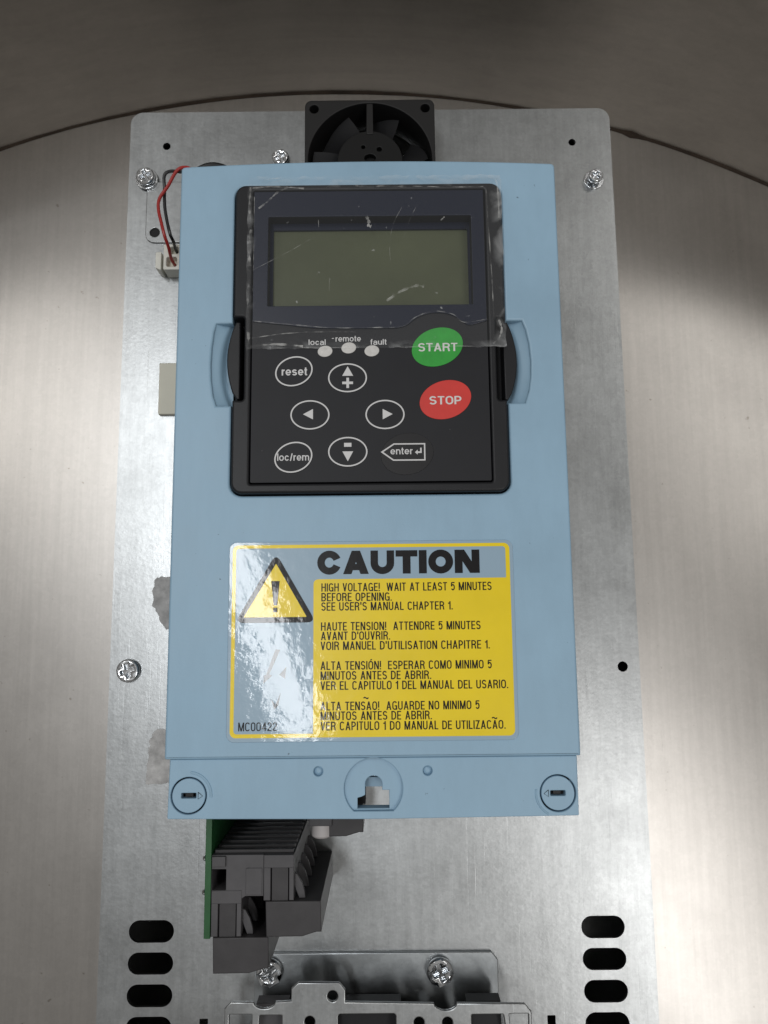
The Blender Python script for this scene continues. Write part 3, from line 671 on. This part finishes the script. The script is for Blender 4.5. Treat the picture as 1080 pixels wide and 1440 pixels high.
creases = [([(-36.6, 134.2), (-36.9, 128), (-36.4, 122)], .45), ([(-36.2, 120), (-36.7, 115), (-36.5, 108)], .7), ([(-36.5, 104), (-37.0, 98), (-36.9, 93)], .5), ([(-36.7, 87), (-36.4, 83)], .6), ([(-35.4, 131), (-35.3, 112), (-35.5, 100)], .13), ([(-36, 133.9), (-30, 134.2), (-20, 133.6)], .4), ([(-4, 134.3), (0, 133.8), (5, 134.2), (12, 133.7)], .5), ([(14, 133.9), (30, 133.5), (36, 133.6)], .2),
           ([(-34, 127), (-31, 129.5), (-28.5, 132.0), (-25, 134)], .45), ([(-33, 137.2), (-29, 137.9), (-24, 137.8)], .35),
           ([(-36, 82.4), (-28, 83.0), (-20, 82.2)], .5), ([(-35.5, 85), (-27, 86.2), (-15, 86.8), (-4, 86.6)], .22),
           ([(-35.5, 90.5), (-24, 89.2), (-10, 88.0), (5, 88.0), (10.5, 88.4), (14.5, 91.3), (20, 93), (25.5, 92), (29, 89.4), (36, 90.3)], .22),
           ([(36.8, 132.5), (37.3, 118), (37.8, 104), (38, 91)], .25), ([(38, 137.2), (40, 135.5), (40.5, 131), (40.6, 123)], .4),
           ([(39.5, 90), (40.3, 87), (39.2, 84), (37.5, 82.6)], .45), ([(-37, 81.9), (-15, 81.8), (10, 81.8), (30, 81.8), (41, 81.9)], .10),
           ([(5.5, 96.5), (10, 99.5), (14.5, 101.2), (17, 101)], .6), ([(-36, 106.5), (-25, 112.5), (-14.5, 118.6)], .10), ([(10.5, 127), (7.6, 121), (6.6, 114), (6.8, 109)], .08),
           ([(15.5, 128), (13, 123), (11, 117)], .07), ([(-15.4, 123), (-15.3, 118.5)], .09), ([(-12, 104), (-12.1, 96)], .06), ([(-0.6, 124), (0.2, 122.4), (0.1, 121), (0.9, 120.6)], .7), ([(22.5, 122.5), (23.7, 123.7)], .3)]
for P, w in creases: obj('crease', [(strip(P, w), 'crease')], film, angle=80)

# ---- caution label
ZT = ZC+0.32
def K(p): return [((x-4)*1.0085+4, y*1.0085) for x, y in p]
def KT(s, x0, x1, yb, cap, z, t=0.13, k=1.0, gap=0.10):
    (a, y), (c, _) = K([(x0, yb), (x1, yb)]); return text(s, a, c, y, cap*1.0085, z, t, k, gap)
lab_out = rrect(-41.7, 41.85, -34.2, 23.1, 2.2)
label = obj('caution_label', [(poly([lab_out], ZC-0.02, ZT, 0.25, 3), 'lab_film')], drive, angle=60)
z1, z2, z3 = ZT+0.03, ZT+0.06, ZT+0.09
bo = rrect(-40.7, 40.8, -33.0, 22.2, 1.7); bi = rrect(-39.6, 39.6, -31.9, 21.2, 0.9)
obj('border', [(flat([bo, bi], z1), 'lab_yellow')], label)
obj('yellow_panel', [(flat([rpoly(K([(-16.7, -31.7), (39.9, -31.7), (39.9, 11.9), (-16.7, 11.9)]), [.2, .2, .2, 1.6])], z1+.01), 'lab_yellow')], label)
tri = rpoly(K([(-27.6, 19.6), (-39.4, -.5), (-15.9, -.5)]), 1.6)
tri_in = rpoly(K([(-27.6, 16.6), (-36.9, 1.1), (-18.6, 1.1)]), 0.2)
obj('warning_triangle', [(flat([tri, tri_in], z2), 'lab_black'), (flat([tri_in], z1+.01), 'lab_yellow'),
                         (flat([K([(-28.95, 11.5), (-26.5, 11.5), (-27.15, 4.5), (-28.2, 4.5)])], z2), 'lab_black'),
                         (flat([K([(-28.3, 3.8), (-27.1, 3.8), (-27.1, 2.5), (-28.3, 2.5)])], z2), 'lab_black')], label)
obj('lightning_bolt', [(flat([K(p)], z2), 'lab_worn') for p in ([(-27.5, -8.0), (-26.2, -8.2), (-29.2, -15.0), (-28.4, -15.4), (-31.0, -17.8), (-30.8, -15.4), (-30.2, -15.2)],
     [(-24.4, -13.0), (-24.7, -16.4), (-26.4, -15.2)], [(-28.7, -22.0), (-27.4, -23.5), (-25.9, -20.2), (-26.6, -23.7), (-27.7, -25.0)])], label)
rows = [('HIGH VOLTAGE!  WAIT AT LEAST 5 MINUTES', -14.4, 35.0, 8.3), ('BEFORE OPENING.', -14.4, 6.0, 5.5), ("SEE USER'S MANUAL CHAPTER 1.", -14.4, 23.6, 2.8),
        ('HAUTE TENSION!  ATTENDRE 5 MINUTES', -14.5, 31.5, -2.9), ("AVANT D'OUVRIR.", -14.5, 5.4, -5.6), ("VOIR MANUEL D'UTILISATION CHAPITRE 1.", -14.6, 34.0, -8.4),
        ('ALTA TENSI\u00d3N!  ESPERAR COMO MINIMO 5', -14.6, 34.4, -14.0), ('MINUTOS ANTES DE ABRIR.', -14.6, 17.0, -16.8), ('VER EL CAPITULO 1 DEL MANUAL DEL USARIO.', -14.6, 38.9, -19.6),
        ('ALTA TENSAO!  AGUARDE NO MINIMO 5', -14.6, 30.6, -25.3), ('MINUTOS ANTES DE ABRIR.', -14.6, 17.0, -28.0), ('VER CAPITULO 1 DO MANUAL DE UTILIZACAO.', -14.6, 37.8, -30.8)]
tl = []
for s, x0, x1, yb in rows: tl.append((KT(s, x0, x1, yb, 2.4, z2, 0.15), 'lab_black'))
tl.append((KT('~', -2.5, -0.8, -23.2, 2.6, z2, 0.12), 'lab_black')); tl.append((KT('~', 33.9, 35.6, -29.1, 2.6, z2, 0.12), 'lab_black'))
tl.append((KT('MC00422', -37.9, -26.9, -30.8, 2.4, z2, 0.13), 'lab_black'))
obj('warning_lettering', tl, label)
obj('caution_lettering', [(KT('CAUTION', -15.6, 31.7, 13.3, 6.8, z2, 0.315, 1.75, 0.055), 'lab_black')], label)

# ---- control board and terminal blocks below the cover
pcb = obj('circuit_board', [(box(-50.1, -48.3, -92, -45, ZP+1, 150, 0.1), 'pcb')], drive)
for y in (-70.7, -80.4): obj('solder_pin', [(lathe(0, 0, [(.9, 0), (.7, .8), (.2, 1.5)], 12), 'chrome')], pcb, (-51.0, y, 145.5))
Z0 = ZP+0.6
hdr = obj('terminal_header', [(poly([[(-48.2, -81.3), (-39.6, -81.3), (-38.1, -80.4), (-32.8, -80.4), (-32.8, -68.8), (-48.2, -68.8)], rrect(-48.0, -43.9, -78.7, -72.8, .2, 2)], Z0, 149.6, 0.15), 'term_dark'),
                              (box(-48, -44, -71.9, -69, 149.5, 150.6, .2), 'term_dark'), (box(-38, -33.2, -80, -72.5, 149.4, 149.9, .15), 'term_dark')], drive)
rib = mesh('rib', [(box(-47.8, -24.2, -68.9, -67.9, -0.9, 0.9, .2), 'term')])
for k in range(9): obj('rib', rib, hdr, (0, 0, 146.5-5.0*k))
def plug_block(name, dx, dy, ztop, stem=True):
    P = [(-32.1, -81.8), (-15.8, -81.8), (-15.6, -90.4), (-17.0, -90.4), (-21.2, -91.6), (-31.8, -91.7)]
    pc = [(moved(poly([P], Z0, ztop, 0.35), dx, dy), 'term')]
    if stem:
        pc += [(moved(box(-32.7, -30.7, -81.6, -72.4, Z0, ztop-.1, .25), dx, dy), 'term_dark'), (moved(box(-25.2, -23.8, -81.6, -72.4, Z0, ztop-.1, .25), dx, dy), 'term_dark'),
               (moved(box(-30.4, -25.5, -82, -72.6, Z0, ztop-.7, .15), dx, dy), 'term'), (moved(box(-32.7, -23.8, -72.5, -68.9, Z0, ztop-.2, .15), dx, dy), 'term_dark')]
    o = obj(name, pc, drive)
    if stem:
        pet = mesh('clamp_tab', [(poly([[(-23.9, -74.6), (-23.0, -75.0), (-21.6, -77.4), (-20.8, -80.0), (-20.6, -81.7), (-22.4, -81.7), (-23.9, -78)]], -0.7, 0.7, .15), 'term_dark')])
        for z in (147, 137, 127, 117, 107): obj('clamp_tab', pet, o, (dx, dy, z-150+ztop))
    return o
plug_block('terminal_plug', 0, 0, 150)
plug_block('terminal_plug', -15.4, -9.9, 150)
plug_block('terminal_plug', 11.8, 22.0, 128)
# small light grey spacer post beside the third plug
sp = lathe(0, 0, [(2.6, 0), (3.3, 0.6), (3.3, 14), (2.9, 15)], 24)
obj('spacer_post', [(([(x-17.5, -70.1+z, y+126) for x, y, z in sp[0]], sp[1]), 'grey_pl'), (box(-21.4, -13.9, -66, -58, 122, 129.6, .3), 'term_dark')], drive)

# ---- mounting bracket and clamp plate at the bottom
ZBk = ZP+1.6
bracket = obj('mounting_bracket', [(poly([[(-43, -170), (42.3, -170), (42.3, -118.3), (40.2, -115.8), (-43, -115.5)]], ZP+.1, ZBk, 0.3), 'zinc_dark')], drive)
screw(-37.5, -121.0, ZBk, 4.6, 3.0, 1.5, 0.1, 0.5, bracket)
screw(21.9, -121.3, ZBk, 4.7, 3.0, 1.5, 0.1, 0.4, bracket)
def dip(x, y, w, d, n=8): return [(x-w*math.cos(math.pi*k/n), y-d*math.sin(math.pi*k/n)) for k in range(n+1)]
cl = [(-50, -175), (-50, -125.8), (-47.9, -123.8)]+dip(-36.9, -123.9, 3.6, 2.0)+[(-28.1, -123.7), (-28.1, -119.9), (-25.8, -118.0), (-12.3, -118.2), (-10.3, -120.4), (-10.3, -124.1)]+dip(22.5, -124.8, 3.8, 2.2)+[(48.6, -125.2), (50.7, -127.6), (50.7, -175)]
ch = [ellipse(-14.5, -122.3, 1.7, 1.7, n=20), rpoly([(-39.4, -140), (-31.1, -140), (-31.1, -127.9), (-38.4, -127.9)], .4, 2), rrect(-12.7, 6.2, -140, -127.8, .8, 3), rpoly([(31, -140), (43.4, -140), (41.4, -128.3), (31, -128.3)], .4, 2),
      ellipse(-22.0, -130.0, 1.7, 1.7, n=20), ellipse(13.8, -130.6, 1.7, 1.7, n=20), ellipse(23.1, -130.7, 1.7, 1.7, n=20),
      rpoly([(-48.4, -140), (-41, -140), (-41, -127.6), (-48.4, -127.6)], .3, 2), rpoly([(44.2, -140), (49.6, -140), (49.6, -128.2), (43.4, -128.2)], .3, 2)]
clamp = obj('cable_clamp_plate', [(poly([cl]+ch, 116.6, 118, 0.35), 'zinc'), (box(-47, 47.5, -174, -165, ZP+1.7, 116.8), 'zinc')], drive)
for x0, x1, m in ((-14, 8, 'black'), (30, 41.5, 'black'), (-40.5, -29.8, 'term_dark')):  # blocks added behind the clamp plate windows so the openings look dark
    obj('dark_backing', [(box(x0, x1, -160, -127, 106, 112, .3), m)], clamp)
